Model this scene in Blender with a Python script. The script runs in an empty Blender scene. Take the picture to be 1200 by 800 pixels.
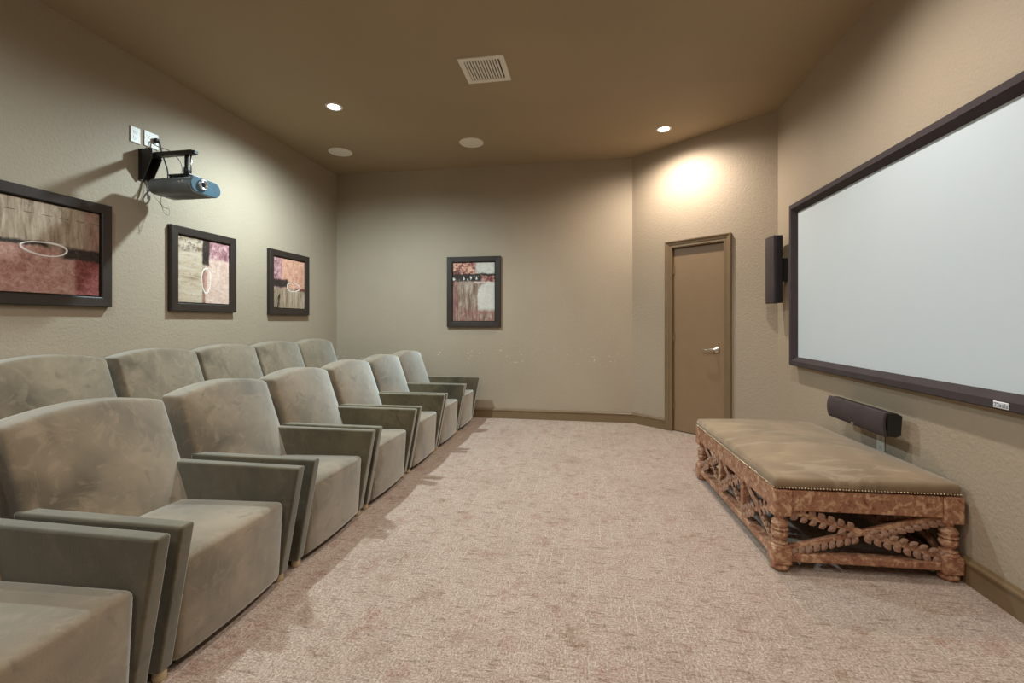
import bpy, bmesh, math, random
from mathutils import Vector, Matrix

random.seed(7)
S = bpy.context.scene
COL = S.collection
PI = math.pi

# ------------------------------------------------------------------ camera
cam_d = bpy.data.cameras.new('camera')
cam_d.sensor_fit = 'HORIZONTAL'
cam_d.sensor_width = 36.0
cam_d.lens = 36.0 * 533.0 / 1200.0
cam_d.shift_y = -23.0 / 1200.0
cam_d.clip_start = 0.02
cam = bpy.data.objects.new('camera', cam_d)
COL.objects.link(cam)
cam.location = (0, 0, 1.18)
cam.rotation_euler = (PI / 2, 0, math.atan(90.0 / 533.0))
S.camera = cam

# ------------------------------------------------------------------ world + exposure
w = bpy.data.worlds.new('world')
S.world = w
w.use_nodes = True
w.node_tree.nodes['Background'].inputs[0].default_value = (0.9, 0.95, 1, 1)
w.node_tree.nodes['Background'].inputs[1].default_value = 0.3
S.view_settings.view_transform = 'Standard'
S.view_settings.look = 'None'
S.view_settings.gamma = 1
S.view_settings.exposure = 0.2
S.view_settings.use_curve_mapping = False

# (x, y, watts, colour): two seen downlights, then unseen ones added for more light
COOL = (0.75, 0.94, 1.0)
WARM = (1.0, 0.90, 0.79)
NEUT = (1.0, 0.955, 0.89)
DOWNLIGHTS = [
    (-2.243, 3.74, 250, COOL),
    (0.737, 4.717, 105, WARM),
    (0.737, 2.45, 95, NEUT),
    (-2.243, 1.30, 45, COOL),
    (-0.75, 1.30, 80, NEUT),
    (0.737, 0.20, 45, NEUT),
    (-2.243, -0.6, 35, NEUT),
    (-0.75, -0.95, 40, NEUT),
]

# ------------------------------------------------------------------ room measures
XL, XR, YB, YN, ZC = -3.25, 1.69, 5.48, -1.7, 3.10
P = Vector((0.503, 5.48))       # back wall meets diagonal wall
Q = Vector((1.69, 4.465))       # diagonal wall meets screen wall


# ================================================================== node helper
class NT:
    def __init__(self, name):
        self.m = bpy.data.materials.new(name)
        self.m.use_nodes = True
        self.t = self.m.node_tree
        self.b = self.t.nodes['Principled BSDF']

    def n(self, typ, **kw):
        nd = self.t.nodes.new(typ)
        for k, v in kw.items():
            setattr(nd, k, v)
        return nd

    def put(self, sock, v):
        if isinstance(v, bpy.types.NodeSocket):
            self.t.links.new(v, sock)
        elif v is not None:
            if isinstance(v, (tuple, list)) and len(v) == 3 and sock.type == 'RGBA':
                v = (*v, 1)
            sock.default_value = v

    def math(self, op, a, b=None, c=None, clamp=False):
        nd = self.n('ShaderNodeMath', operation=op, use_clamp=clamp)
        for i, v in enumerate((a, b, c)):
            if v is not None:
                self.put(nd.inputs[i], v)
        return nd.outputs[0]

    def add(self, a, b): return self.math('ADD', a, b)
    def sub(self, a, b): return self.math('SUBTRACT', a, b)
    def mul(self, a, b): return self.math('MULTIPLY', a, b)

    def step(self, x, edge, soft=0.02):
        """0 below the edge, 1 above it"""
        nd = self.n('ShaderNodeMapRange', interpolation_type='SMOOTHSTEP')
        self.put(nd.inputs['Value'], x)
        nd.inputs['From Min'].default_value = edge - soft
        nd.inputs['From Max'].default_value = edge + soft
        return nd.outputs[0]

    def band(self, x, lo, hi, soft=0.02):
        return self.mul(self.step(x, lo, soft), self.sub(1.0, self.step(x, hi, soft)))

    def mix(self, f, a, b, mode='MIX'):
        nd = self.n('ShaderNodeMix', data_type='RGBA', blend_type=mode)
        self.put(nd.inputs[0], f)
        self.put(nd.inputs[6], a)
        self.put(nd.inputs[7], b)
        return nd.outputs[2]

    def coord(self, which='Object', scale=(1, 1, 1), rot=(0, 0, 0), loc=(0, 0, 0)):
        tc = self.n('ShaderNodeTexCoord')
        mp = self.n('ShaderNodeMapping')
        mp.inputs['Scale'].default_value = scale
        mp.inputs['Rotation'].default_value = rot
        mp.inputs['Location'].default_value = loc
        self.t.links.new(tc.outputs[which], mp.inputs[0])
        return mp.outputs[0]

    def world(self, scale=(1, 1, 1), loc=(0, 0, 0)):
        g = self.n('ShaderNodeNewGeometry')
        mp = self.n('ShaderNodeMapping')
        mp.inputs['Scale'].default_value = scale
        mp.inputs['Location'].default_value = loc
        self.t.links.new(g.outputs['Position'], mp.inputs[0])
        return mp.outputs[0]

    def noise(self, vec, scale, detail=4, rough=0.55, dist=0.0, col=False):
        nd = self.n('ShaderNodeTexNoise')
        self.put(nd.inputs['Vector'], vec)
        nd.inputs['Scale'].default_value = scale
        nd.inputs['Detail'].default_value = detail
        nd.inputs['Roughness'].default_value = rough
        nd.inputs['Distortion'].default_value = dist
        return nd.outputs[1 if col else 0]

    def ramp(self, f, stops):
        nd = self.n('ShaderNodeValToRGB')
        e = nd.color_ramp.elements
        while len(e) < len(stops):
            e.new(0.5)
        for i, (p, c) in enumerate(stops):
            e[i].position = p
            e[i].color = (*c, 1)
        self.put(nd.inputs[0], f)
        return nd.outputs[0]

    def xyz(self, vec):
        nd = self.n('ShaderNodeSeparateXYZ')
        self.put(nd.inputs[0], vec)
        return nd.outputs

    def bump(self, h, strength=0.3, dist=0.01):
        nd = self.n('ShaderNodeBump')
        nd.inputs['Strength'].default_value = strength
        nd.inputs['Distance'].default_value = dist
        self.put(nd.inputs['Height'], h)
        self.put(self.b.inputs['Normal'], nd.outputs[0])

    def set(self, **kw):
        for k, v in kw.items():
            self.put(self.b.inputs[k.replace('_', ' ')], v)
        return self


def hexc(r, g, b):
    f = lambda c: (c / 12.92) if c <= 0.04045 else ((c + 0.055) / 1.055) ** 2.4
    return tuple(f(v / 255.0) for v in (r, g, b))


M = {}


def plain(name, c, rough=0.5, metal=0.0, bump=None, var=1.0):
    t = NT(name)
    v = t.coord()
    n = t.noise(v, 9, 4)
    lo = tuple(x * (1 - 0.14 * var) for x in c)
    hi = tuple(min(1, x * (1 + 0.12 * var)) for x in c)
    t.set(Base_Color=t.ramp(n, [(0.3, lo), (0.7, hi)]), Roughness=rough, Metallic=metal)
    if bump:
        t.bump(t.noise(v, bump[0], 3), bump[1], bump[2])
    M[name] = t.m
    return t.m


def wall_mat(name, c, chips=False, bs=0.45, rough=0.62):
    t = NT(name)
    v = t.world()
    big = t.noise(v, 0.9, 3)
    col = t.ramp(big, [(0.3, tuple(x * 0.94 for x in c)), (0.7, tuple(x * 1.05 for x in c))])
    peel = t.noise(v, 62, 2, 0.5)
    if chips:
        x, y, z = t.xyz(v)
        sp = t.step(t.noise(t.world((20, 1, 44)), 1.0, 2, 0.5), 0.71, 0.015)
        col = t.mix(t.mul(sp, t.band(z, 0.68, 0.84, 0.05)), col, (0.62, 0.58, 0.52))
    t.set(Base_Color=col, Roughness=rough, Specular_IOR_Level=0.28)
    t.bump(t.add(peel, t.mul(t.noise(v, 130, 2), 0.35)), bs, 0.006)
    M[name] = t.m


WALLC = hexc(168, 153, 133)
wall_mat('wall_paint', WALLC)
wall_mat('wall_paint_chipped', WALLC, chips=True, bs=0.3)
wall_mat('ceiling_paint', hexc(164, 145, 118), bs=0.22, rough=0.7)


def carpet_mat():
    t = NT('carpet')
    v = t.world()
    br = t.n('ShaderNodeTexBrick')
    mp = t.n('ShaderNodeMapping')
    mp.inputs['Rotation'].default_value = (0, 0, PI / 2)
    t.put(mp.inputs[0], v)
    t.put(br.inputs['Vector'], mp.outputs[0])
    br.offset = 0.37
    br.inputs['Scale'].default_value = 1.0
    br.inputs['Brick Width'].default_value = 0.15
    br.inputs['Row Height'].default_value = 0.062
    br.inputs['Mortar Size'].default_value = 0.003
    br.inputs['Mortar Smooth'].default_value = 0.6
    br.inputs['Color1'].default_value = (0, 0, 0, 1)
    br.inputs['Color2'].default_value = (1, 1, 1, 1)
    br.inputs['Mortar'].default_value = (0.5, 0.5, 0.5, 1)
    cell = t.math('MULTIPLY', br.outputs['Color'], 1.0)
    blot = t.noise(v, 1.7, 4, 0.6)
    fineX = t.noise(t.world((26, 210, 1)), 1.0, 4, 0.7)
    fineY = t.noise(t.world((210, 26, 1)), 1.0, 4, 0.7)
    fib = t.noise(v, 330, 2, 0.6)
    pick = t.step(t.noise(v, 9, 1), 0.5, 0.05)
    rib = t.add(t.mul(fineX, pick), t.mul(fineY, t.sub(1.0, pick)))
    base = t.ramp(rib, [(0.28, hexc(146, 125, 112)), (0.50, hexc(180, 160, 146)), (0.70, hexc(204, 188, 174))])
    tone = t.ramp(t.noise(v, 5.0, 6, 0.75), [(0.30, (0.66, 0.58, 0.48)), (0.44, (1.0, 0.98, 0.95)), (0.54, (1.03, 1.03, 1.02)), (0.68, (0.80, 0.64, 0.58))])
    col = t.mix(1.0, base, tone, 'MULTIPLY')
    col = t.mix(t.mul(cell, 0.10), col, hexc(120, 92, 76))
    col = t.mix(t.mul(t.step(blot, 0.60, 0.14), 0.16), col, hexc(124, 92, 80))
    lines = t.mul(br.outputs['Fac'], t.step(t.noise(v, 3.0, 3), 0.54, 0.08))
    col = t.mix(t.mul(lines, 0.45), col, hexc(212, 198, 184))
    dark = t.step(t.noise(t.world((18, 90, 1)), 0.6, 4), 0.61, 0.04)
    col = t.mix(t.mul(dark, 0.45), col, hexc(112, 84, 70))
    salt = t.noise(v, 125, 4, 0.85)
    col = t.mix(1.0, col, t.ramp(salt, [(0.34, (0.36, 0.33, 0.31)), (0.5, (0.98, 0.98, 0.98)), (0.66, (1.5, 1.52, 1.55))]), 'MULTIPLY')
    t.set(Base_Color=col, Roughness=0.95, Specular_IOR_Level=0.08, Sheen_Weight=0.12, Sheen_Roughness=0.6)
    t.bump(t.add(t.mul(rib, 0.5), t.add(fib, t.mul(br.outputs['Fac'], 0.4))), 0.55, 0.006)
    M['carpet'] = t.m


carpet_mat()


def suede_mat(name, c, seed):
    t = NT(name)
    oi = t.n('ShaderNodeObjectInfo')
    tc = t.n('ShaderNodeTexCoord')
    off = t.n('ShaderNodeVectorMath', operation='ADD')
    sc = t.n('ShaderNodeVectorMath', operation='SCALE')
    t.put(sc.inputs[0], (7.0 + seed, 3.0, 5.0))
    t.put(sc.inputs['Scale'], oi.outputs['Random'])
    t.t.links.new(tc.outputs['Object'], off.inputs[0])
    t.t.links.new(sc.outputs[0], off.inputs[1])
    v = off.outputs[0]
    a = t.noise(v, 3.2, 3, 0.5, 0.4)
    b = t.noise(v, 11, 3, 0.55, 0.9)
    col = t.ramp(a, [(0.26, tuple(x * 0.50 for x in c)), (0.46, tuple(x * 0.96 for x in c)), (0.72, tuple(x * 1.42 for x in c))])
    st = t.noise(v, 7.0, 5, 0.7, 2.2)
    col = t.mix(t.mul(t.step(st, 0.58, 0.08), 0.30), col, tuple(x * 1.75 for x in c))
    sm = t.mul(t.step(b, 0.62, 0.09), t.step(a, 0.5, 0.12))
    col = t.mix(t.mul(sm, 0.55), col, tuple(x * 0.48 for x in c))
    t.set(Base_Color=col, Roughness=0.85, Specular_IOR_Level=0.12,
          Sheen_Weight=1.0, Sheen_Roughness=0.45, Sheen_Tint=(0.92, 0.97, 0.95))
    t.bump(t.add(t.noise(v, 240, 2), t.mul(a, 2.0)), 0.16, 0.004)
    M[name] = t.m


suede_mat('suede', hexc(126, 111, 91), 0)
suede_mat('suede_arm', hexc(88, 79, 58), 2)  # same suede as the seat, darkened to paint in shade on the arms


def hide_mat():
    t = NT('bench_hide')
    v = t.coord()
    a = t.noise(v, 3.2, 4, 0.55, 0.8)
    s = t.noise(t.coord(scale=(2.2, 7, 1), rot=(0, 0, 0.9)), 1.6, 4, 0.6, 1.5)
    c = hexc(142, 120, 94)
    col = t.ramp(a, [(0.3, tuple(x * 0.72 for x in c)), (0.55, c), (0.75, tuple(x * 1.25 for x in c))])
    col = t.mix(t.mul(t.step(s, 0.60, 0.08), 0.35), col, hexc(186, 168, 142))
    t.set(Base_Color=col, Roughness=0.6, Specular_IOR_Level=0.3, Sheen_Weight=0.6, Sheen_Roughness=0.35, Sheen_Tint=(1, 0.96, 0.9))
    t.bump(t.noise(v, 150, 2), 0.12, 0.003)
    M['bench_hide'] = t.m


hide_mat()


def gilt_mat(name, base, hi, dark, sc=16):
    """distressed reddish wood with cream wear patches"""
    t = NT(name)
    v = t.coord()
    a = t.noise(v, sc, 6, 0.7, 0.8)
    b = t.noise(v, sc * 3.2, 4, 0.65)
    col = t.ramp(a, [(0.34, dark), (0.43, base), (0.50, base), (0.59, hi)])
    col = t.mix(t.mul(t.step(b, 0.60, 0.06), 0.5), col, dark)
    t.set(Base_Color=col, Roughness=0.52, Specular_IOR_Level=0.35)
    t.bump(t.add(a, t.mul(b, 0.5)), 0.3, 0.004)
    M[name] = t.m


gilt_mat('bench_wood', hexc(166, 118, 92), hexc(208, 170, 136), hexc(116, 70, 54), 26)
gilt_mat('bench_leaf', hexc(172, 136, 116), hexc(200, 172, 152), hexc(122, 86, 70), 30)

plain('brown_paint', hexc(138, 113, 84), 0.42, 0, (60, 0.08, 0.002), 0.25)
plain('brown_trim', hexc(122, 101, 74), 0.36, 0, (60, 0.08, 0.002), 0.4)
plain('frame_wood', hexc(44, 34, 28), 0.48, 0, (90, 0.12, 0.002))
plain('black_lip', (0.012, 0.01, 0.009), 0.5)
plain('screen_velvet', hexc(62, 53, 54), 0.95, 0, (200, 0.5, 0.004))
plain('screen_gain', hexc(197, 208, 214), 0.8, var=0.05)
plain('white_plastic', hexc(214, 209, 198), 0.4)
plain('vent_white', hexc(234, 228, 216), 0.45, var=0.2)
plain('slot_dark', (0.02, 0.018, 0.016), 0.6)
plain('chrome', (0.72, 0.70, 0.66), 0.16, 1.0)
plain('brass', (0.60, 0.46, 0.26), 0.3, 1.0)
plain('nail_brass', (0.66, 0.55, 0.38), 0.32, 1.0)
plain('black_metal', (0.018, 0.016, 0.014), 0.42)
plain('black_rubber', (0.012, 0.012, 0.012), 0.6)
plain('grey_cable', (0.30, 0.28, 0.25), 0.5)
plain('projector_grey', hexc(98, 103, 104), 0.42, 0, (220, 0.1, 0.001))
plain('projector_face', hexc(78, 106, 122), 0.32)
plain('lens_glass', (0.01, 0.015, 0.03), 0.04)
plain('silver', (0.62, 0.64, 0.66), 0.28, 1.0)
plain('speaker_cloth', hexc(66, 55, 56), 0.9, 0, (400, 0.6, 0.003))
plain('speaker_case', (0.012, 0.011, 0.012), 0.45)
plain('light_wood', hexc(196, 176, 142), 0.5)
plain('badge_silver', (0.78, 0.82, 0.88), 0.35, 0.4)
plain('badge_ink', (0.22, 0.24, 0.30), 0.5)
plain('paint_white', hexc(232, 222, 214), 0.6)
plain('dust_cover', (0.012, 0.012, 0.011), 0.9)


def emit_mat(name, c, s):
    t = NT(name)
    t.set(Base_Color=(0.8, 0.8, 0.8), Emission_Color=c, Emission_Strength=s)
    M[name] = t.m


emit_mat('lamp_cool', COOL, 30)
emit_mat('lamp_warm', WARM, 30)


# ------------------------------------------------------------------ painted canvases (flat print)
def art_mat(name, kind):
    t = NT(name)
    v = t.coord('Object')
    x, y, z = t.xyz(v)
    w1 = t.sub(t.noise(v, 9, 4, 0.6), 0.5)
    w2 = t.sub(t.noise(t.coord(loc=(3, 1, 0)), 14, 4, 0.6), 0.5)
    U = t.add(x, t.mul(w1, 0.05))
    V = t.add(y, t.mul(w2, 0.05))
    mott = t.noise(v, 24, 6, 0.8, 0.6)
    vs = t.noise(t.coord(scale=(26, 4, 1)), 1.0, 5, 0.7, 0.4)
    hs = t.noise(t.coord(scale=(4, 30, 1)), 1.0, 5, 0.7, 0.4)
    scr = t.step(t.noise(t.coord(scale=(30, 7, 1), rot=(0, 0, 0.5)), 1.0, 3, 0.8, 2.0), 0.66, 0.03)
    beige_v = t.ramp(vs, [(0.30, hexc(98, 78, 62)), (0.48, hexc(160, 138, 116)), (0.68, hexc(196, 178, 156))])
    beige_h = t.ramp(hs, [(0.28, hexc(116, 92, 70)), (0.46, hexc(186, 166, 142)), (0.70, hexc(206, 192, 174))])
    salmon = t.ramp(mott, [(0.30, hexc(120, 76, 66)), (0.46, hexc(172, 124, 110)), (0.66, hexc(202, 164, 150))])
    pink = t.ramp(mott, [(0.32, hexc(184, 146, 132)), (0.5, hexc(212, 180, 164)), (0.68, hexc(226, 206, 190))])
    orange = t.ramp(mott, [(0.32, hexc(180, 118, 94)), (0.5, hexc(212, 158, 134)), (0.68, hexc(226, 188, 164))])
    wine = t.ramp(mott, [(0.3, hexc(70, 34, 32)), (0.5, hexc(128, 66, 60)), (0.70, hexc(176, 110, 102))])
    rose = t.ramp(mott, [(0.36, hexc(96, 60, 66)), (0.5, hexc(168, 120, 124)), (0.64, hexc(206, 172, 170))])
    ink = t.ramp(mott, [(0.35, hexc(28, 22, 20)), (0.6, hexc(62, 50, 44)), (0.75, hexc(130, 112, 98))])
    grey = t.ramp(mott, [(0.3, hexc(186, 180, 168)), (0.7, hexc(216, 212, 204))])
    if kind == 1:
        col = beige_v
        col = t.mix(t.mul(t.step(U, 0.185), t.step(V, 0.0)), col, t.mix(0.5, wine, beige_v))
        col = t.mix(t.sub(1.0, t.step(V, 0.01)), col, salmon)
        col = t.mix(t.mul(t.step(U, 0.13), t.sub(1.0, t.step(V, 0.0))), col, wine)
        col = t.mix(t.mul(t.step(U, 0.05, 0.03), t.band(V, -0.055, 0.02, 0.012)), col, ink)
        col = t.mix(t.mul(t.sub(1.0, t.step(U, -0.02)), t.band(V, 0.005, 0.03, 0.01)), col, ink)
        dash = t.mul(t.band(t.add(y, t.mul(w1, 0.004)), 0.196, 0.2, 0.002), t.step(t.math('FRACT', t.mul(x, 11.0)), 0.45, 0.05))
        col = t.mix(t.mul(dash, 0.8), col, (0.03, 0.025, 0.02))
    elif kind == 2:
        col = beige_h
        col = t.mix(t.mul(t.step(U, 0.0), t.step(V, -1)), col, pink)
        col = t.mix(t.mul(t.step(U, 0.03), t.step(V, 0.115)), col, rose)
        col = t.mix(t.mul(t.sub(1.0, t.step(U, -0.04)), t.step(V, 0.16)), col, t.mix(t.mul(t.step(mott, 0.52, 0.03), 0.7), beige_h, ink))
        col = t.mix(t.mul(t.band(U, -0.03, 0.045, 0.008), t.step(V, 0.05, 0.02)), col, ink)
        col = t.mix(t.mul(t.band(U, -0.03, 0.0, 0.008), t.sub(1.0, t.step(V, 0.03))), col, t.mix(t.mul(t.step(mott, 0.5, 0.05), 0.8), salmon, ink))
        col = t.mix(t.mul(t.band(U, -0.015, 0.02, 0.006), t.band(V, -0.16, 0.0, 0.02)), col, salmon)
    elif kind == 3:
        col = orange
        col = t.mix(t.sub(1.0, t.step(U, -0.13)), col, rose)
        col = t.mix(t.sub(1.0, t.step(V, -0.05)), col, beige_v)
        col = t.mix(t.mul(t.sub(1.0, t.step(U, -0.03, 0.03)), t.band(V, -0.045, 0.035, 0.012)), col, ink)
        col = t.mix(t.mul(t.step(U, 0.10), t.band(V, -0.075, -0.045, 0.01)), col, wine)
        col = t.mix(t.mul(t.sub(1.0, t.step(U, -0.15)), t.mul(t.sub(1.0, t.step(V, -0.08)), t.step(vs, 0.52, 0.05))), col, ink)
    else:
        brown = t.ramp(vs, [(0.28, hexc(70, 48, 42)), (0.46, hexc(136, 112, 98)), (0.62, hexc(182, 164, 148)), (0.75, hexc(206, 194, 182))])
        col = brown
        col = t.mix(t.mul(t.sub(1.0, t.step(V, -0.19, 0.06)), t.mul(t.step(mott, 0.5, 0.06), 0.7)), col, wine)
        col = t.mix(t.sub(1.0, t.step(t.add(t.mul(U, 1.0), 0.5), 0.31, 0.03)), col, t.mix(0.55, brown, wine))
        # pale arch
        dx = t.sub(U, 0.235)
        dy = t.mul(t.add(V, 0.14), 0.9)
        rr = t.math('SQRT', t.add(t.mul(dx, dx), t.mul(dy, dy)))
        arch = t.mul(t.sub(1.0, t.step(rr, 0.235, 0.01)), t.mul(t.step(U, 0.055, 0.008), t.step(V, -0.22, 0.03)))
        col = t.mix(arch, col, grey)
        col = t.mix(t.mul(t.mul(arch, t.step(mott, 0.60, 0.04)), t.sub(1.0, t.step(rr, 0.13, 0.05))), col, brown)
        col = t.mix(t.mul(t.step(V, 0.21), t.sub(1.0, t.step(U, 0.03))), col, t.mix(t.step(mott, 0.5, 0.05), wine, orange))
        col = t.mix(t.mul(t.step(V, 0.21), t.step(U, 0.03)), col, grey)
        col = t.mix(t.band(V, 0.13, 0.225, 0.01), col, ink)
        col = t.mix(t.mul(t.step(U, 0.10), t.band(V, 0.13, 0.20, 0.008)), col, t.mix(t.step(mott, 0.5, 0.04), wine, salmon))
        spots = t.step(t.noise(t.coord(scale=(34, 14, 1)), 1.0, 1), 0.56, 0.03)
        col = t.mix(t.mul(t.mul(spots, t.band(V, 0.142, 0.19, 0.008)), t.sub(1.0, t.step(U, 0.07))), col, (0.72, 0.70, 0.66))
        col = t.mix(t.mul(t.mul(t.sub(1.0, t.step(U, -0.17)), t.band(V, 0.2, 0.27, 0.01)), t.step(mott, 0.5, 0.04)), col, ink)
        col = t.mix(t.mul(t.band(V, 0.105, 0.122, 0.006), t.step(U, 0.0)), col, hexc(206, 186, 176))
    col = t.mix(t.mul(scr, 0.38), col, hexc(70, 52, 46))
    fleck = t.step(t.noise(t.coord(loc=(1, 5, 2)), 38, 4, 0.8, 1.0), 0.62, 0.03)
    col = t.mix(t.mul(fleck, 0.40), col, hexc(84, 62, 54))
    t.set(Base_Color=col, Roughness=0.55, Specular_IOR_Level=0.3)
    t.bump(mott, 0.2, 0.003)
    M[name] = t.m


for k in (1, 2, 3, 4):
    art_mat('canvas_print_%d' % k, k)


# ================================================================== mesh helpers
def mesh_obj(name, bm, mat, parent=None, smooth=False, loc=None):
    me = bpy.data.meshes.new(name)
    bmesh.ops.recalc_face_normals(bm, faces=bm.faces)
    bm.to_mesh(me)
    bm.free()
    me.materials.append(M[mat])
    for p in me.polygons:
        p.use_smooth = smooth
    o = bpy.data.objects.new(name, me)
    COL.objects.link(o)
    if parent:
        o.parent = parent
    if loc is not None:
        o.location = loc
    return o


def share(name, src, parent, mw=None):
    o = bpy.data.objects.new(name, src.data)
    COL.objects.link(o)
    o.parent = parent
    if mw is not None:
        o.matrix_local = mw
    return o


def empty(name, loc=(0, 0, 0), rz=0.0):
    o = bpy.data.objects.new(name, None)
    o.empty_display_size = 0.1
    COL.objects.link(o)
    o.location = loc
    o.rotation_euler = (0, 0, rz)
    return o


def tag(o, label, cat, group=None):
    o['label'] = label
    o['category'] = cat
    if group:
        o['group'] = group
    return o


def struct(o, label=None):
    o['kind'] = 'structure'
    if label:
        o['label'] = label
    return o


def copy_tree(o, parent=None):
    c = o.copy()
    COL.objects.link(c)
    c.parent = parent
    for ch in list(o.children):
        copy_tree(ch, c)
    return c


def box(bm, a, b):
    a = Vector(a)
    b = Vector(b)
    c = (a + b) / 2
    d = b - a
    m = Matrix.Translation(c) @ Matrix.Diagonal((abs(d.x), abs(d.y), abs(d.z), 1))
    return bmesh.ops.create_cube(bm, size=1, matrix=m)['verts']


def bbox(a, b, bev=0.004, seg=2):
    bm = bmesh.new()
    box(bm, a, b)
    if bev:
        bmesh.ops.bevel(bm, geom=bm.edges[:], offset=bev, segments=seg, affect='EDGES', profile=0.5)
    return bm


def rbox(h, r, n=(6, 6, 6), fn=None):
    """rounded box of half sizes h and edge radius r as a regular grid, then deformed by fn"""
    bm = bmesh.new()

    def axis(H, k):
        rr = min(r, H * 0.98)
        e = [-H, -H + rr * 0.18, -H + rr * 0.5, -H + rr]
        mid = [(-H + rr) + (2 * H - 2 * rr) * i / k for i in range(1, k)]
        return e + mid + [-q for q in reversed(e)]
    ax = [axis(h[i], n[i]) for i in range(3)]
    vd = {}

    def vert(p):
        key = tuple(round(c, 6) for c in p)
        if key not in vd:
            pv = Vector(p)
            inn = Vector([max(-(h[i] - r), min(h[i] - r, p[i])) if h[i] > r else 0 for i in range(3)])
            d = pv - inn
            q = inn + d.normalized() * r if d.length > 1e-9 else pv
            if fn:
                q = Vector(fn(q.x, q.y, q.z))
            vd[key] = bm.verts.new(q)
        return vd[key]
    for i in range(3):
        j, k = (i + 1) % 3, (i + 2) % 3
        for s in (-1, 1):
            for a in range(len(ax[j]) - 1):
                for b in range(len(ax[k]) - 1):
                    vs = []
                    for (da, db) in ((0, 0), (1, 0), (1, 1), (0, 1)):
                        p = [0, 0, 0]
                        p[i] = s * h[i]
                        p[j] = ax[j][a + da]
                        p[k] = ax[k][b + db]
                        vs.append(vert(p))
                    if len(set(vs)) == 4:
                        try:
                            bm.faces.new(vs)
                        except ValueError:
                            pass
    return bm


def prism(pts, lo, hi, axis='y', bev=0.0, seg=3):
    """extrude a polygon given in the two other axes"""
    bm = bmesh.new()

    def mk(p, q):
        if axis == 'y':
            return (p[0], q, p[1])
        if axis == 'x':
            return (q, p[0], p[1])
        return (p[0], p[1], q)
    A = [bm.verts.new(mk(p, lo)) for p in pts]
    B = [bm.verts.new(mk(p, hi)) for p in pts]
    bm.faces.new(A)
    bm.faces.new(B[::-1])
    for i in range(len(pts)):
        j = (i + 1) % len(pts)
        bm.faces.new((A[j], A[i], B[i], B[j]))
    if bev:
        bmesh.ops.bevel(bm, geom=bm.edges[:], offset=bev, segments=seg, affect='EDGES', profile=0.5)
    return bm


def lathe(prof, seg=24, bm=None, mat=None):
    """revolve (radius, z) around z"""
    bm = bm or bmesh.new()
    rings = []
    for r, z in prof:
        if r < 1e-6:
            rings.append([bm.verts.new((0, 0, z))])
        else:
            rings.append([bm.verts.new((r * math.cos(2 * PI * k / seg), r * math.sin(2 * PI * k / seg), z)) for k in range(seg)])
    for A, B in zip(rings, rings[1:]):
        if len(A) == 1 and len(B) == 1:
            continue
        for k in range(seg):
            l = (k + 1) % seg
            if len(A) == 1:
                bm.faces.new((A[0], B[l], B[k]))
            elif len(B) == 1:
                bm.faces.new((A[k], A[l], B[0]))
            else:
                bm.faces.new((A[k], A[l], B[l], B[k]))
    if mat is not None:
        bmesh.ops.transform(bm, matrix=mat, verts=bm.verts)
    return bm


def tube(pts, r, seg=8, closed=False, bm=None, flat=None):
    bm = bm or bmesh.new()
    pts = [Vector(p) for p in pts]
    n = len(pts)
    rings = []
    up = Vector((0, 0, 1))
    for i, p in enumerate(pts):
        if closed:
            d = pts[(i + 1) % n] - pts[i - 1]
        else:
            d = pts[min(i + 1, n - 1)] - pts[max(i - 1, 0)]
        d.normalize()
        ref = flat if flat else (up if abs(d.z) < 0.95 else Vector((1, 0, 0)))
        s = d.cross(ref).normalized()
        t = s.cross(d).normalized()
        rad = r(i / max(1, n - 1)) if callable(r) else r
        ra, rb = rad if isinstance(rad, tuple) else (rad, rad)
        rings.append([bm.verts.new(p + s * math.cos(2 * PI * k / seg) * ra + t * math.sin(2 * PI * k / seg) * rb) for k in range(seg)])
    for i in range(n if closed else n - 1):
        A, B = rings[i], rings[(i + 1) % n]
        for k in range(seg):
            l = (k + 1) % seg
            bm.faces.new((A[k], A[l], B[l], B[k]))
    if not closed:
        bm.faces.new(rings[0][::-1])
        bm.faces.new(rings[-1])
    return bm


def spline(ctrl, n=8):
    """Catmull-Rom through control points"""
    c = [Vector(p) for p in ctrl]
    c = [c[0]] + c + [c[-1]]
    out = []
    for i in range(1, len(c) - 2):
        for k in range(n):
            t = k / n
            a, b, d, e = c[i - 1], c[i], c[i + 1], c[i + 2]
            out.append(0.5 * ((2 * b) + (d - a) * t + (2 * a - 5 * b + 4 * d - e) * t * t + (3 * b - a - 3 * d + e) * t ** 3))
    out.append(c[-2])
    return out


# ================================================================== the room shell
bm = bmesh.new()
fl = [bm.verts.new((x, y, 0)) for x, y in ((XL, YN), (XR, YN), (XR, Q.y), (Q.x + 0.08, Q.y + 0.08), (P.x + 0.08, P.y + 0.08), (XL, YB + 0.08))]
f = bm.faces.new(fl)
r = bmesh.ops.extrude_face_region(bm, geom=[f])
bmesh.ops.translate(bm, verts=[v for v in r['geom'] if isinstance(v, bmesh.types.BMVert)], vec=(0, 0, -0.08))
struct(mesh_obj('floor', bm, 'carpet'), 'taupe patterned carpet covering the whole room floor')

bm = bmesh.new()
fl = [bm.verts.new((x, y, ZC)) for x, y in ((XL, YN), (XR, YN), (XR, Q.y), (Q.x + 0.08, Q.y + 0.08), (P.x + 0.08, P.y + 0.08), (XL, YB + 0.08))]
f = bm.faces.new(fl)
r = bmesh.ops.extrude_face_region(bm, geom=[f])
bmesh.ops.translate(bm, verts=[v for v in r['geom'] if isinstance(v, bmesh.types.BMVert)], vec=(0, 0, 0.08))
struct(mesh_obj('ceiling', bm, 'ceiling_paint'), 'flat brown painted ceiling')


def wallbox(name, a, b, mat, label):
    bm = bmesh.new()
    box(bm, a, b)
    return struct(mesh_obj(name, bm, mat), label)


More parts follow.
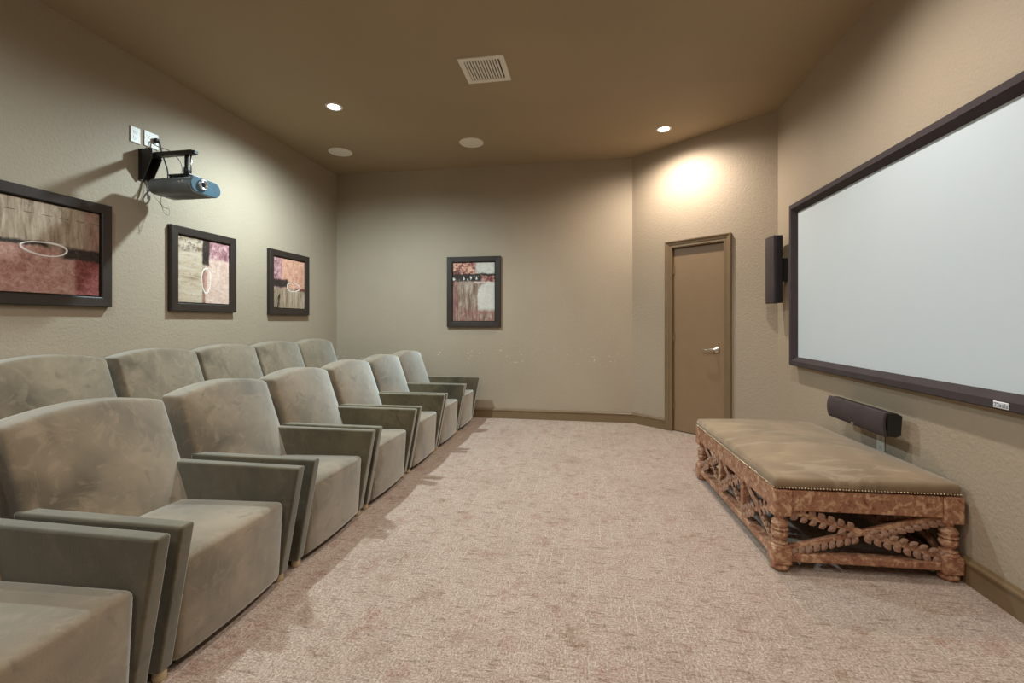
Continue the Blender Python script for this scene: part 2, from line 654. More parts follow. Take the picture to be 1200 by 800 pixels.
T = 0.10
wallbox('wall_left', (XL - T, YN - T, -0.08), (XL, YB + T, ZC + 0.08), 'wall_paint', 'long textured beige wall behind the back row of seats')
wallbox('wall_right', (XR, YN - T, -0.08), (XR + T, Q.y, ZC + 0.08), 'wall_paint', 'textured beige wall that carries the projection screen')
wallbox('wall_back', (XL, YB, -0.08), (P.x + 0.02, YB + T, ZC + 0.08), 'wall_paint_chipped', 'beige end wall with one portrait painting and chipped paint')
wallbox('wall_near', (XL, YN - T, -0.08), (XR, YN, ZC + 0.08), 'wall_paint', 'beige wall opposite the end wall')

# diagonal wall with a real door opening.  local frame: s along P->Q, n into the room
DV = (Q - P)
DL = DV.length
du = DV.normalized()
dn = Vector((-(-du.y), -du.x)) if False else Vector((du.y, -du.x))
if dn.dot(Vector((-1, -1))) < 0:
    dn = -dn
DM = Matrix(((du.x, dn.x, 0, P.x), (du.y, dn.y, 0, P.y), (0, 0, 1, 0), (0, 0, 0, 1)))   # local (s, n, z)


def sof(u, v):
    """where a sight line of the survey meets the diagonal wall"""
    th = math.atan(90 / 533)
    F = Vector((-math.sin(th), math.cos(th)))
    R = Vector((math.cos(th), math.sin(th)))
    d = F + R * ((u - 600) / 533.0)
    k = (P.dot(dn)) / d.dot(dn)
    q = d * k - P
    return q.dot(du), 1.18 + k * (377 - v) / 533.0


s0, z_top = 0.438, 2.048       # casing outer left / top
s1 = 1.150                      # casing outer right
CW = 0.075
o0, o1, oz = s0 + CW - 0.012, s1 - CW + 0.012, z_top - CW + 0.012
bm = bmesh.new()
box(bm, (0, -T, -0.08), (o0, 0, ZC + 0.08))
box(bm, (o1, -T, -0.08), (DL, 0, ZC + 0.08))
box(bm, (o0, -T, oz), (o1, 0, ZC + 0.08))
box(bm, (o0, -T, -0.08), (o1, -T + 0.015, oz))  # unseen panel added behind the door to stop light leaking under it
wd = mesh_obj('wall_diagonal', bm, 'wall_paint')
wd.matrix_world = DM
struct(wd, 'angled beige wall with the brown door')

# door: casing, leaf, hinges, lever handle
door = empty('door_1')
door.matrix_world = DM
struct(door, 'brown painted flush door with moulded casing and chrome lever')


def casing_piece(a0, a1, vertical, flip, name):
    # stepped casing cross-section: distance from opening w, thickness t
    prof = [(0, 0), (0, 0.012), (0.012, 0.016), (0.030, 0.014), (0.036, 0.020), (0.058, 0.024), (0.066, 0.030), (CW, 0.030), (CW, 0)]
    bm = bmesh.new()
    if vertical:
        A, B = [], []
        for wv, tv in prof:
            s = (s1 - CW + wv) if flip else (s0 + CW - wv)
            A.append(bm.verts.new((s, tv, 0.0)))
            B.append(bm.verts.new((s, tv, z_top - CW + wv)))
    else:
        A, B = [], []
        for wv, tv in prof:
            z = z_top - CW + wv
            A.append(bm.verts.new((s0 + CW - wv, tv, z)))
            B.append(bm.verts.new((s1 - CW + wv, tv, z)))
    bm.faces.new(A)
    bm.faces.new(B)
    for i in range(len(prof)):
        j = (i + 1) % len(prof)
        bm.faces.new((A[i], A[j], B[j], B[i]))
    return mesh_obj(name, bm, 'brown_trim', door)


casing_piece(0, 0, True, False, 'casing')
casing_piece(0, 0, True, True, 'casing')
casing_piece(0, 0, False, False, 'casing')
bm = bmesh.new()
jt = 0.012
box(bm, (o0, -T + 0.015, 0), (o0 + jt, 0.0, oz))
box(bm, (o1 - jt, -T + 0.015, 0), (o1, 0.0, oz))
box(bm, (o0, -T + 0.015, oz - jt), (o1, 0.0, oz))
mesh_obj('jamb', bm, 'brown_trim', door)
leaf = mesh_obj('door_leaf', bbox((o0 + jt + 0.003, -0.062, 0.008), (o1 - jt - 0.003, -0.022, oz - jt - 0.003), 0.002, 1), 'brown_paint', door)
for hz in (0.28, 1.02, 1.74):
    hb = bbox((o0 + jt - 0.004, -0.024, hz - 0.045), (o0 + jt + 0.022, -0.0195, hz + 0.045), 0.001, 1)
    lathe([(0, -0.048), (0.006, -0.048), (0.006, 0.048), (0, 0.048)], 10, hb2 := bmesh.new())
    bmesh.ops.translate(hb2, verts=hb2.verts, vec=(o0 + jt + 0.004, -0.017, hz))
    me = bpy.data.meshes.new('tmp')
    hb2.to_mesh(me)
    hb.from_mesh(me)
    hb2.free()
    bpy.data.meshes.remove(me)
    mesh_obj('hinge', hb, 'brown_trim', door)
# lever
kx, kz = o1 - jt - 0.088, 0.900
rm = Matrix.Translation((kx, -0.022, kz)) @ Matrix.Rotation(-PI / 2, 4, 'X')
hd = mesh_obj('door_handle', lathe([(0, 0), (0.033, 0), (0.033, 0.006), (0.026, 0.012), (0.014, 0.014), (0.012, 0.05), (0, 0.05)], 24, None, rm), 'chrome', door, True)
lev = spline([(kx, 0.028, kz), (kx - 0.03, 0.031, kz + 0.004), (kx - 0.07, 0.030, kz - 0.004), (kx - 0.105, 0.028, kz - 0.001), (kx - 0.12, 0.024, kz + 0.006)], 6)
mesh_obj('lever', tube(lev, lambda t: 0.0095 - 0.004 * t, 10), 'chrome', hd, True)
mesh_obj('keyway', bbox((kx - 0.002, 0.0, kz - 0.05), (kx + 0.002, 0.0, kz - 0.05), 0) if False else lathe([(0, 0.0), (0.004, 0.0), (0.004, 0.003), (0, 0.003)], 10, None, Matrix.Translation((kx, 0.028, kz)) @ Matrix.Rotation(-PI / 2, 4, 'X')), 'slot_dark', hd)


# baseboards: a profile with a small cap, swept along the wall
def baseboard(name, a, b, n, label):
    """a, b floor points of the wall face, n into the room"""
    a, b, n = Vector(a), Vector(b), Vector(n).normalized()
    prof = [(0, 0), (0.015, 0), (0.015, 0.088), (0.021, 0.094), (0.021, 0.104), (0.012, 0.112), (0.008, 0.122), (0, 0.122)]
    bm = bmesh.new()
    A = [bm.verts.new((a.x + n.x * t, a.y + n.y * t, z)) for t, z in prof]
    B = [bm.verts.new((b.x + n.x * t, b.y + n.y * t, z)) for t, z in prof]
    bm.faces.new(A)
    bm.faces.new(B)
    for i in range(len(prof)):
        j = (i + 1) % len(prof)
        bm.faces.new((A[i], A[j], B[j], B[i]))
    return struct(mesh_obj(name, bm, 'brown_trim'), label)


baseboard('baseboard_back', (-2.2, YB), (P.x + 0.006, YB), (0, -1), 'brown baseboard under the portrait painting')
baseboard('baseboard_diagonal', P, P + du * s0, dn, 'short brown baseboard between corner and door casing')
baseboard('baseboard_door', P + du * s1, Q, dn, 'short brown baseboard between door casing and screen wall')
baseboard('baseboard_right', (XR, YN), (XR, Q.y), (-1, 0), 'brown baseboard under the projection screen')
baseboard('baseboard_near', (XL, YN), (XR - 0.022, YN), (0, 1), 'brown baseboard along the wall opposite the end wall')

# carpeted riser under the back row
RZ = 0.135
struct(mesh_obj('floor_riser', bbox((XL + 0.001, 0.9, 0.0), (-2.21, YB - 0.001, RZ), 0.008, 2), 'carpet'), 'carpeted low platform under the back row of armchairs')


# ================================================================== theatre armchairs
W2 = 0.3225            # half width over the arms
AT = 0.055            # arm thickness


def make_chair():
    root = empty('theatre_armchair')
    hw = W2 - AT - 0.003

    # seat: one block from near the floor to the seat, crowned, leaning front
    def seat_fn(x, y, z):
        t = (z + 0.17) / 0.34              # 0 bottom .. 1 top
        X = x + 0.035 + (0.022 * t if x > 0 else 0)
        crown = 0.020 * (1 - (y / hw) ** 2) * max(0, min(1, (t - 0.5) * 2)) * (1 - 0.35 * (x / 0.26) ** 2)
        front = 0.016 * (1 - (y / hw) ** 2) * max(0, x / 0.26)
        tilt = 0.010 * (x / 0.26) * max(0, t)
        return (X + front, y, z + 0.198 + crown + tilt)
    mesh_obj('seat', rbox((0.26, hw, 0.17), 0.028, (6, 8, 5), seat_fn), 'suede', root, True)

    # backrest: raked block as wide as the chair, with an arched top and a gently bowed face
    bw = W2 - 0.012

    def back_fn(x, y, z):
        t = (z + 0.34) / 0.68
        s = y / bw
        rake = -0.125 - 0.232 * t
        zz = 0.125 + 0.678 * t + 0.046 * (1 - s * s) * max(0.0, (t - 0.55) / 0.45)
        bow = 0.040 * (1 - abs(s) ** 2.4) * (0.30 + 0.70 * math.sin(PI * min(1, max(0, t)) ** 0.9)) if x > 0 else 0
        th = x * (1.0 - 0.10 * t)
        return (rake - 0.070 + th + bow, y, zz)
    mesh_obj('backrest', rbox((0.070, bw, 0.34), 0.018, (3, 14, 12), back_fn), 'suede', root, True)

    # arms: upright panels whose front edge leans out at the top
    pr = [(0.378, 0.523), (0.288, 0.034), (-0.210, 0.034), (-0.255, 0.300), (-0.300, 0.523)]
    for s in (-1, 1):
        lo, hi = (W2 - AT, W2) if s > 0 else (-W2, -W2 + AT)
        a = mesh_obj('armrest', prism(pr, lo, hi, 'y', 0.011, 3), 'suede_arm', root, True)
        a.modifiers.new('weighted_normal', 'WEIGHTED_NORMAL')
        # welt along the front edge
        y = s * (W2 - AT)
        for px in (0.262, -0.18):
            mesh_obj('foot', lathe([(0, 0), (0.019, 0), (0.021, 0.004), (0.021, 0.030), (0.018, 0.036), (0, 0.036)], 16, None, Matrix.Translation((px, s * (W2 - 0.030), 0))), 'light_wood', root, True)
    # dark dust cover between the arms, just above the carpet
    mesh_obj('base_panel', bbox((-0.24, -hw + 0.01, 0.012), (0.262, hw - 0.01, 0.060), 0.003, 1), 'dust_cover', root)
    return root


chair = make_chair()
ORD = ['nearest', 'second', 'third', 'fourth', 'fifth', 'sixth', 'seventh']
front = [1.225, 1.902, 2.612, 3.295, 3.985, 4.650, 5.297]        # outer edge of each far arm
back = [1.830, 2.505, 3.195, 3.845, 4.495, 5.143]
first = True
for row, ys, x0, z0 in (('front', front, -1.66, 0.0), ('back', back, -2.745, RZ)):
    n = len(ys)
    for i, yf in enumerate(ys):
        c = chair if first else copy_tree(chair)
        first = False
        c.location = (x0, yf - W2, z0)
        k = n - 1 - i
        who = ('nearest the end wall' if k == 0 else '%s from the end wall' % ORD[k])
        where = 'front row on the carpet' if row == 'front' else 'back row on the riser'
        tag(c, 'taupe suede theatre armchair in the %s, %s' % (where, who), 'armchair',
            'theatre armchairs of the %s row' % row)


# ================================================================== carved bench
BL, BW = 1.33, 0.81            # over the rails
BA = math.radians(2.6)
bench = empty('carved_bench', (0, 0, 0), BA)
tag(bench, 'long low bench with brown hide cushion and carved distressed red wood base', 'bench')
# local frame: x across (0..BW), y along (0..BL), origin at the corner nearest the middle of the room
bench.location = (0.862, 2.320, 0)
LG = 0.082                     # leg block size
zb0, zb1, zt0, zt1 = 0.034, 0.112, 0.268, 0.388


def bench_leg(px, py):
    prof = [(0, -0.004), (0.041, -0.004), (0.041, 0.006), (0.038, 0.011), (0.031, 0.014), (0.036, 0.018), (0.034, 0.023), (0.020, 0.029),
            (0.028, 0.038), (0.035, 0.050), (0.038, 0.060), (0.036, 0.070), (0.026, 0.077), (0.037, 0.081), (0.037, 0.088), (0.026, 0.092),
            (0.036, 0.100), (0.037, 0.110), (0.031, 0.122), (0.021, 0.131), (0.019, 0.138), (0.029, 0.152), (0.031, 0.160), (0, 0.160)]
    lg = mesh_obj('leg', lathe([(r_, zb1 + z_) for r_, z_ in prof], 24), 'bench_wood', bench, True, (px, py, 0))
    h = LG / 2
    mesh_obj('top_block', bbox((-h, -h, zt0 - 0.004), (h, h, zt1), 0.006), 'bench_wood', lg)
    mesh_obj('bottom_block', bbox((-h, -h, zb0), (h, h, zb1), 0.006), 'bench_wood', lg)
    mesh_obj('bun_foot', lathe([(0, 0), (0.028, 0), (0.040, 0.010), (0.042, 0.020), (0.034, 0.032), (0.030, 0.036), (0, 0.036)], 20), 'bench_wood', lg, True)


h = LG / 2
for px in (h, BW - h):
    for py in (h, BL - h):
        bench_leg(px, py)
# rails
in_ = 0.008
rails = [((LG, in_, 0.290), (BW - LG, in_ + 0.055, zt1 - 0.002)), ((LG, BL - in_ - 0.055, 0.290), (BW - LG, BL - in_, zt1 - 0.002)),
         ((in_, LG, 0.290), (in_ + 0.055, BL - LG, zt1 - 0.002)), ((BW - in_ - 0.055, LG, 0.290), (BW - in_, BL - LG, zt1 - 0.002))]
for a, b in rails:
    mesh_obj('apron_rail', bbox(a, b, 0.005), 'bench_wood', bench)
low = [((LG, 0.016, 0.044), (BW - LG, 0.070, 0.083)), ((LG, BL - 0.070, 0.044), (BW - LG, BL - 0.016, 0.083)),
       ((0.016, LG, 0.044), (0.070, BL - LG, 0.083)), ((BW - 0.070, LG, 0.044), (BW - 0.016, BL - LG, 0.083))]
for a, b in low:
    mesh_obj('stretcher', bbox(a, b, 0.008), 'bench_wood', bench)
# posts between the bays of the long sides
bays = [LG + (BL - 2 * LG) * k / 3 for k in range(4)]
for px in (0.043, BW - 0.043):
    for k in (1, 2):
        mesh_obj('post', bbox((px - 0.020, bays[k] - 0.022, 0.080), (px + 0.020, bays[k] + 0.022, 0.292), 0.004), 'bench_wood', bench)


# one carved leaf, shared by all
def leaf_mesh():
    bm = bmesh.new()
    n = 9
    rim, mid = [], []
    L_, Wd = 0.043, 0.0155
    base = bm.verts.new((0, 0, 0.001))
    prev = None
    up, ce, dn_ = [], [], []
    for i in range(1, n):
        t = i / n
        wv = Wd * math.sin(PI * t ** 0.8) ** 0.75
        up.append(bm.verts.new((L_ * t, wv, 0.001)))
        dn_.append(bm.verts.new((L_ * t, -wv, 0.001)))
        ce.append(bm.verts.new((L_ * t, 0, 0.0075 * math.sin(PI * t) ** 0.7)))
    tip = bm.verts.new((L_, 0, 0.0005))
    bm.faces.new((base, ce[0], up[0]))
    bm.faces.new((base, dn_[0], ce[0]))
    for i in range(n - 2):
        bm.faces.new((up[i], ce[i], ce[i + 1], up[i + 1]))
        bm.faces.new((ce[i], dn_[i], dn_[i + 1], ce[i + 1]))
    bm.faces.new((up[-1], ce[-1], tip))
    bm.faces.new((ce[-1], dn_[-1], tip))
    # closed back
    bm.faces.new([base] + up + [tip] + dn_[::-1])
    return bm


LEAF = None


def brace(a, b, out, sides=(-1,), lift=0.0):
    """bar from a to b (bench-local), leaves on the face that looks along 'out'"""
    global LEAF
    a, b, out = Vector(a), Vector(b), Vector(out)
    d = b - a
    L_ = d.length
    ex = d.normalized()
    ez = out
    ey = ez.cross(ex).normalized()
    m = Matrix(((ex.x, ey.x, ez.x, a.x), (ex.y, ey.y, ez.y, a.y), (ex.z, ey.z, ez.z, a.z), (0, 0, 0, 1)))
    o = mesh_obj('cross_brace', bbox((0, -0.013, -0.014), (L_, 0.013, 0.010 + lift), 0.004, 1), 'bench_wood', bench)
    o.matrix_local = m
    n = max(4, int(L_ / (0.033 if len(sides) == 1 else 0.042)))
    for i in range(n):
        x = L_ * (i + 0.15) / n
        # leaves point away from the middle of the bar in both directions
        sg = 1 if x > L_ / 2 else -1
        for s in sides:
            lm = Matrix.Translation((x + (0.016 if s > 0 else 0.0) * sg, s * 0.007, 0.010 + lift)) @ Matrix.Rotation((0 if sg > 0 else PI) + s * sg * 0.72, 4, 'Z') @ Matrix.Rotation(random.uniform(-.18, -.05), 4, 'Y')
            if LEAF is None:
                LEAF = mesh_obj('leaf', leaf_mesh(), 'bench_leaf', o, False)
                LEAF.matrix_local = lm
            else:
                share('leaf', LEAF, o, lm)


zlo, zhi = 0.100, 0.284
for yy, out in ((0.040, (0, -1, 0)), (BL - 0.040, (0, 1, 0))):
    brace((LG - 0.01, yy, zlo), (BW - LG + 0.01, yy, zhi), out)
    brace((LG - 0.01, yy, zhi), (BW - LG + 0.01, yy, zlo), out, (-1, 1), 0.003)
for xx, out in ((0.040, (-1, 0, 0)), (BW - 0.040, (1, 0, 0))):
    for k in range(3):
        ya, yb_ = bays[k] + (0.0 if k == 0 else 0.018), bays[k + 1] - (0.0 if k == 2 else 0.018)
        brace((xx, ya, zlo), (xx, yb_, zhi), out)
        brace((xx, ya, zhi), (xx, yb_, zlo), out, (-1, 1), 0.003)


# cushion
def cush_fn(x, y, z):
    sx, sy = x / (BW / 2), y / (BL / 2)
    t = (z + 0.03) / 0.06
    dome = 0.044 * (1 - abs(sx) ** 2.6) * (1 - abs(sy) ** 3.2) * max(0, t)
    sag = -0.006 * math.sin(sy * 4.0) * (1 - sx * sx) * t
    return (x + BW / 2, y + BL / 2, zt1 + 0.030 + z + dome + sag)


mesh_obj('cushion', rbox((BW / 2 - 0.004, BL / 2 - 0.004, 0.028), 0.022, (12, 16, 2), cush_fn), 'bench_hide', bench, True)
mesh_obj('seat_board', bbox((0.03, 0.03, zt1 - 0.035), (BW - 0.03, BL - 0.03, zt1 - 0.004), 0.003, 1), 'dust_cover', bench)
bm = bmesh.new()
step = 0.0135


def nail(px, py, nx, ny):
    s = bmesh.ops.create_icosphere(bm, subdivisions=1, radius=0.0046, matrix=Matrix.Translation((px, py, zt1 + 0.011)))


k = int((BW - 0.03) / step)
for i in range(k + 1):
    x = 0.015 + (BW - 0.03) * i / k
    nail(x, 0.0035, 0, -1)
    nail(x, BL - 0.0035, 0, 1)
k = int((BL - 0.03) / step)
for i in range(k + 1):
    y = 0.015 + (BL - 0.03) * i / k
    nail(0.0035, y, -1, 0)
    nail(BW - 0.0035, y, 1, 0)
nh = mesh_obj('nailhead_trim', bm, 'nail_brass', bench, True)
nh['kind'] = 'stuff'

# ================================================================== projection screen
SY0, SY1, SZ0, SZ1 = 1.74, 4.085, 0.825, 2.138
scr = empty('projection_screen', (XR, (SY0 + SY1) / 2, SZ0))
tag(scr, 'wide white projection screen in dark velvet frame on the wall', 'projection screen')
cy = (SY0 + SY1) / 2
FWD = 0.072
DX = 0.062


def scr_bar(pts):
    # pts: outer->inner rectangle of a mitred bar in (y,z); sloped inwards
    bm = bmesh.new()
    (oa, ob, ib, ia) = [Vector((p[0] - cy, p[1] - SZ0)) for p in pts]
    rows = []
    for t, dx in ((0.0, 0.0), (0.0, -DX + 0.008), (0.08, -DX), (0.55, -DX), (1.0, -0.018), (1.0, 0.0)):
        A = oa.lerp(ia, t)
        B = ob.lerp(ib, t)
        rows.append((bm.verts.new((dx, A.x, A.y)), bm.verts.new((dx, B.x, B.y))))
    for i in range(len(rows)):
        a, b = rows[i], rows[(i + 1) % len(rows)]
        bm.faces.new((a[0], a[1], b[1], b[0]))
    bm.faces.new([r_[0] for r_ in rows])
    bm.faces.new([r_[1] for r_ in rows][::-1])
    return mesh_obj('frame_bar', bm, 'screen_velvet', scr)


o = [(SY0, SZ0), (SY1, SZ0), (SY1, SZ1), (SY0, SZ1)]
i_ = [(SY0 + FWD, SZ0 + FWD), (SY1 - FWD, SZ0 + FWD), (SY1 - FWD, SZ1 - FWD), (SY0 + FWD, SZ1 - FWD)]
bars = []
for k in range(4):
    l = (k + 1) % 4
    bars.append(scr_bar((o[k], o[l], i_[l], i_[k])))
mesh_obj('screen_surface', bbox((-0.020, SY0 + FWD - 0.01 - cy, FWD - 0.01), (-0.002, SY1 - FWD + 0.01 - cy, SZ1 - SZ0 - FWD + 0.01), 0), 'screen_gain', scr)
# maker's badge on the lower bar
bm = bbox((-DX - 0.003, 2.085 - cy, 0.008), (-DX, 2.155 - cy, 0.034), 0.001, 1)
bd = mesh_obj('badge', bm, 'badge_silver', bars[0])
bm = bmesh.new()
for (a, b, c, d) in ((2.150, 2.142, 0.013, 0.029), (2.139, 2.130, 0.013, 0.029), (2.127, 2.119, 0.013, 0.024), (2.116, 2.108, 0.013, 0.024), (2.105, 2.099, 0.013, 0.029), (2.096, 2.090, 0.013, 0.024)):
    # small raised letter-like strokes, too fine to read in the photograph
    box(bm, (-DX - 0.0036, min(a, b) - cy, c), (-DX - 0.0026, max(a, b) - cy, c + 0.0035))
    box(bm, (-DX - 0.0036, min(a, b) - cy, d - 0.0035), (-DX - 0.0026, max(a, b) - cy, d))
    box(bm, (-DX - 0.0036, min(a, b) - cy, c), (-DX - 0.0026, min(a, b) + 0.0025 - cy, d))
ltr = mesh_obj('badge_lettering', bm, 'badge_ink', bars[0])
# third level only: both sit on the lower frame bar


# ================================================================== on-wall speakers
def speaker(name, label, group, loc, upright):
    """box 0.58 long with a bowed grille; local: x out of the wall (negative), y along, z up for the lying one"""
    root = empty(name, loc)
    tag(root, label, 'speaker', group)
    L2, hh = 0.288, 0.066
    # cabinet cross-section in (x, z): x=0 is the wall
    pr = [(-0.125, -hh + 0.004), (-0.085, -hh), (-0.062, -hh + 0.012), (-0.055, hh - 0.018), (-0.080, hh - 0.004), (-0.125, hh - 0.004)]
    if upright:
        hw = 0.095
        pr = [(-0.120, -hw + 0.004), (-0.065, -hw + 0.004), (-0.055, -hw + 0.03), (-0.055, hw - 0.03), (-0.065, hw - 0.004), (-0.120, hw - 0.004)]
        cab = mesh_obj('cabinet', prism(pr, -L2, L2, 'z', 0.003, 2), 'speaker_case', root)

        def gf(x, y, z):
            return (x - 0.128 - 0.010 * (1 - (y / hw) ** 2), y, z)
        gr = mesh_obj('grille', rbox((0.009, hw, L2 + 0.001), 0.006, (1, 8, 4), gf), 'speaker_cloth', root, True)
        mesh_obj('bracket', bbox((-0.058, -0.03, -0.10), (0.0, 0.03, 0.10), 0.003), 'speaker_case', root)
        bdg = bbox((-0.1395, -0.068, -L2 + 0.012), (-0.1335, -0.044, -L2 + 0.022), 0.001, 1)
        mesh_obj('maker_badge', bdg, 'silver', root)
    else:
        cab = mesh_obj('cabinet', prism(pr, -L2, L2, 'y', 0.003, 2), 'speaker_case', root)

        def gf(x, y, z):
            return (x - 0.130 - 0.012 * (1 - (z / hh) ** 2), y, z)
        gr = mesh_obj('grille', rbox((0.009, L2 + 0.001, hh), 0.006, (1, 4, 8), gf), 'speaker_cloth', root, True)
        mesh_obj('bracket', bbox((-0.060, -0.12, -0.03), (0.0, 0.12, 0.03), 0.003), 'speaker_case', root)
        bdg = bbox((-0.149, -0.012, -hh + 0.008), (-0.141, 0.012, -hh + 0.018), 0.001, 1)
        mesh_obj('maker_badge', bdg, 'silver', root)
    return root


speaker('wall_speaker', 'dark long speaker lying on the wall below the screen', 'slim wall speakers around the screen', (XR, 3.000, 0.632), False)
speaker('wall_speaker', 'dark slim speaker upright on the wall between door corner and screen', 'slim wall speakers around the screen', (XR, 4.285, 1.63), True)


# ================================================================== pictures
def painting(label, wpic, hpic, mat, place, fw=0.066, ring=None):
    root = empty('framed_painting')
    tag(root, label, 'painting', 'abstract paintings in dark frames')
    # local: x right, y up, z out of the wall
    dpt = 0.040
    wo, ho = wpic / 2, hpic / 2
    wi, hi_ = wo - fw, ho - fw
    oc = [(-wo, -ho), (wo, -ho), (wo, ho), (-wo, ho)]
    ic = [(-wi, -hi_), (wi, -hi_), (wi, hi_), (-wi, hi_)]
    for k in range(4):
        l = (k + 1) % 4
        bm = bmesh.new()
        rows = []
        for t, z in ((0, 0.0), (0, dpt - 0.006), (0.08, dpt), (0.90, dpt - 0.003), (1.0, dpt - 0.008), (1.0, 0.0)):
            A = Vector(oc[k]).lerp(Vector(ic[k]), t)
            B = Vector(oc[l]).lerp(Vector(ic[l]), t)
            rows.append((bm.verts.new((A.x, A.y, z)), bm.verts.new((B.x, B.y, z))))
        for q in range(len(rows)):
            a, b = rows[q], rows[(q + 1) % len(rows)]
            bm.faces.new((a[0], a[1], b[1], b[0]))
        bm.faces.new([r_[0] for r_ in rows])
        bm.faces.new([r_[1] for r_ in rows][::-1])
        mesh_obj('frame_bar', bm, 'frame_wood', root)
    bm = bmesh.new()
    box(bm, (-wi, -hi_, 0.004), (wi, hi_, 0.010))
    mesh_obj('backing', bm, 'black_lip', root)
    g = 0.007
    cv = mesh_obj('canvas', bbox((-wi + g, -hi_ + g, 0.009), (wi - g, hi_ - g, 0.022), 0.002, 1), mat, root)
    if ring:
        cx, cy_, rx, ry, gap = ring
        pts = []
        n = 40
        for q in range(n + 1):
            a = gap + 2 * PI * 1.02 * q / n
            wob = 1 + 0.05 * math.sin(3 * a + cx * 20)
            pts.append((cx + rx * wob * math.cos(a), cy_ + ry * wob * math.sin(a), 0.0222))
        mesh_obj('painted_ring', tube(pts, lambda t: (0.0062 * (0.55 + 0.45 * math.sin(7 * t + 1) ** 2), 0.0012), 6, False, None, Vector((0, 0, 1))), 'paint_white', cv)
    root.matrix_world = place
    return root


def on_left(y, z):      # right = +y, up = z, out = +x
    return Matrix(((0, 0, 1, XL), (1, 0, 0, y), (0, 1, 0, z), (0, 0, 0, 1)))


def on_back(x, z):      # right = +x, up = z, out = -y
    return Matrix(((1, 0, 0, x), (0, 0, -1, YB), (0, 1, 0, z), (0, 0, 0, 1)))


painting('square abstract painting, pink below and brown above, with a flat wide white ring', 0.69, 0.69, 'canvas_print_1', on_left(2.268, 1.624), ring=(-0.035, -0.005, 0.118, 0.040, 0.3))
painting('square abstract painting with beige left half and tall narrow white ring', 0.665, 0.68, 'canvas_print_2', on_left(3.392, 1.606), ring=(0.010, -0.072, 0.045, 0.104, 1.2))
painting('square abstract painting, orange above and beige below, with small round white ring', 0.665, 0.68, 'canvas_print_3', on_left(4.506, 1.595), ring=(0.060, -0.034, 0.110, 0.047, 2.6))
painting('portrait abstract painting with black band and white arch on the end wall', 0.68, 0.87, 'canvas_print_4', on_back(-1.402, 1.550), fw=0.068)


# ================================================================== wall plates
def outlet(name, label, cat, place, wd_, duplex=True, cord=False):
    root = empty(name)
    tag(root, label, cat)
    pl = mesh_obj('cover_plate', rbox((wd_ / 2, 0.058, 0.004), 0.0035, (2, 2, 1), lambda x, y, z: (x, y, z + 0.004)), 'white_plastic', root)
    cols = [0.0] if wd_ < 0.09 else [-0.024, 0.024]
    for cx in cols:
        for s in (-1, 1):
            rc = mesh_obj('socket', lathe([(0, 0.0075), (0.0165, 0.0075), (0.0165, 0.0095), (0, 0.0095)], 20, None, Matrix.Translation((cx, s * 0.0205, 0))), 'white_plastic', root)
            bm = bmesh.new()
            for q in (-0.006, 0.006):
                box(bm, (cx + q - 0.0012, s * 0.0205 - 0.002, 0.0092), (cx + q + 0.0012, s * 0.0205 + 0.006, 0.0098))
            box(bm, (cx - 0.002, s * 0.0205 - 0.010, 0.0092), (cx + 0.002, s * 0.0205 - 0.006, 0.0098))
            mesh_obj('slots', bm, 'slot_dark', rc)
    root.matrix_world = place
    return root


outlet('wall_outlet', 'narrow white outlet plate left empty above the projector bracket', 'outlet', on_left(2.800, 2.536), 0.074)
outlet('wall_outlet', 'wide white outlet plate with the projector plug in it', 'outlet', on_left(2.922, 2.545), 0.114)
outlet('wall_outlet', 'white outlet plate on the screen wall below the long speaker', 'outlet',
       Matrix(((0, 0, -1, XR), (-1, 0, 0, 2.985), (0, 1, 0, 0.470), (0, 0, 0, 1))), 0.074)

# ================================================================== projector and its wall bracket
PX0, PX1, PY0, PY1, PZ0, PZ1 = -3.110, -2.745, 2.765, 3.025, 2.102, 2.214
AY = 2.87
br = empty('projector_bracket', (XL, AY, 2.33))
tag(br, 'black steel wall bracket with arm that holds the projector', 'bracket')


def B(p):
    return (p[0] - XL, p[1] - AY, p[2] - 2.33)


mesh_obj('wall_plate', bbox(B((XL, AY - 0.045, 2.218)), B((XL + 0.008, AY + 0.045, 2.450)), 0.002), 'black_metal', br)
for yy in (AY - 0.040, AY + 0.034):
    mesh_obj('side_gusset', prism([B((XL + 0.004, 0, 2.448))[::2], B((XL + 0.115, 0, 2.448))[::2], B((XL + 0.115, 0, 2.385))[::2], B((XL + 0.030, 0, 2.222))[::2], B((XL + 0.004, 0, 2.222))[::2]], yy - AY, yy - AY + 0.006, 'y'), 'black_metal', br)
mesh_obj('arm', bbox(B((XL + 0.01, AY - 0.022, 2.392)), B((-2.825, AY + 0.022, 2.425)), 0.005), 'black_metal', br)
mesh_obj('end_cap', bbox(B((-2.826, AY - 0.018, 2.396)), B((-2.805, AY + 0.018, 2.421)), 0.003), 'black_rubber', br)
mesh_obj('drop_tube', lathe([(0, PZ1 + 0.028), (0.020, PZ1 + 0.028), (0.020, PZ1 + 0.085), (0.014, PZ1 + 0.090), (0.014, 2.40), (0, 2.40)], 18, None, Matrix.Translation(B((-2.885, AY, 0)))), 'black_metal', br, True)
mesh_obj('tilt_rod', lathe([(0, PZ1 + 0.02), (0.006, PZ1 + 0.02), (0.006, 2.40), (0, 2.40)], 10, None, Matrix.Translation(B((-2.850, AY, 0)))), 'silver', br, True)
bm = bbox(B((-2.985, AY - 0.055, PZ1 + 0.016)), B((-2.815, AY + 0.055, PZ1 + 0.028)), 0.003)
for qx in (-2.975, -2.825):
    for qy in (AY - 0.045, AY + 0.045):
        box(bm, B((qx - 0.006, qy - 0.006, PZ1)), B((qx + 0.006, qy + 0.006, PZ1 + 0.020)))
mesh_obj('mount_plate', bm, 'black_metal', br)

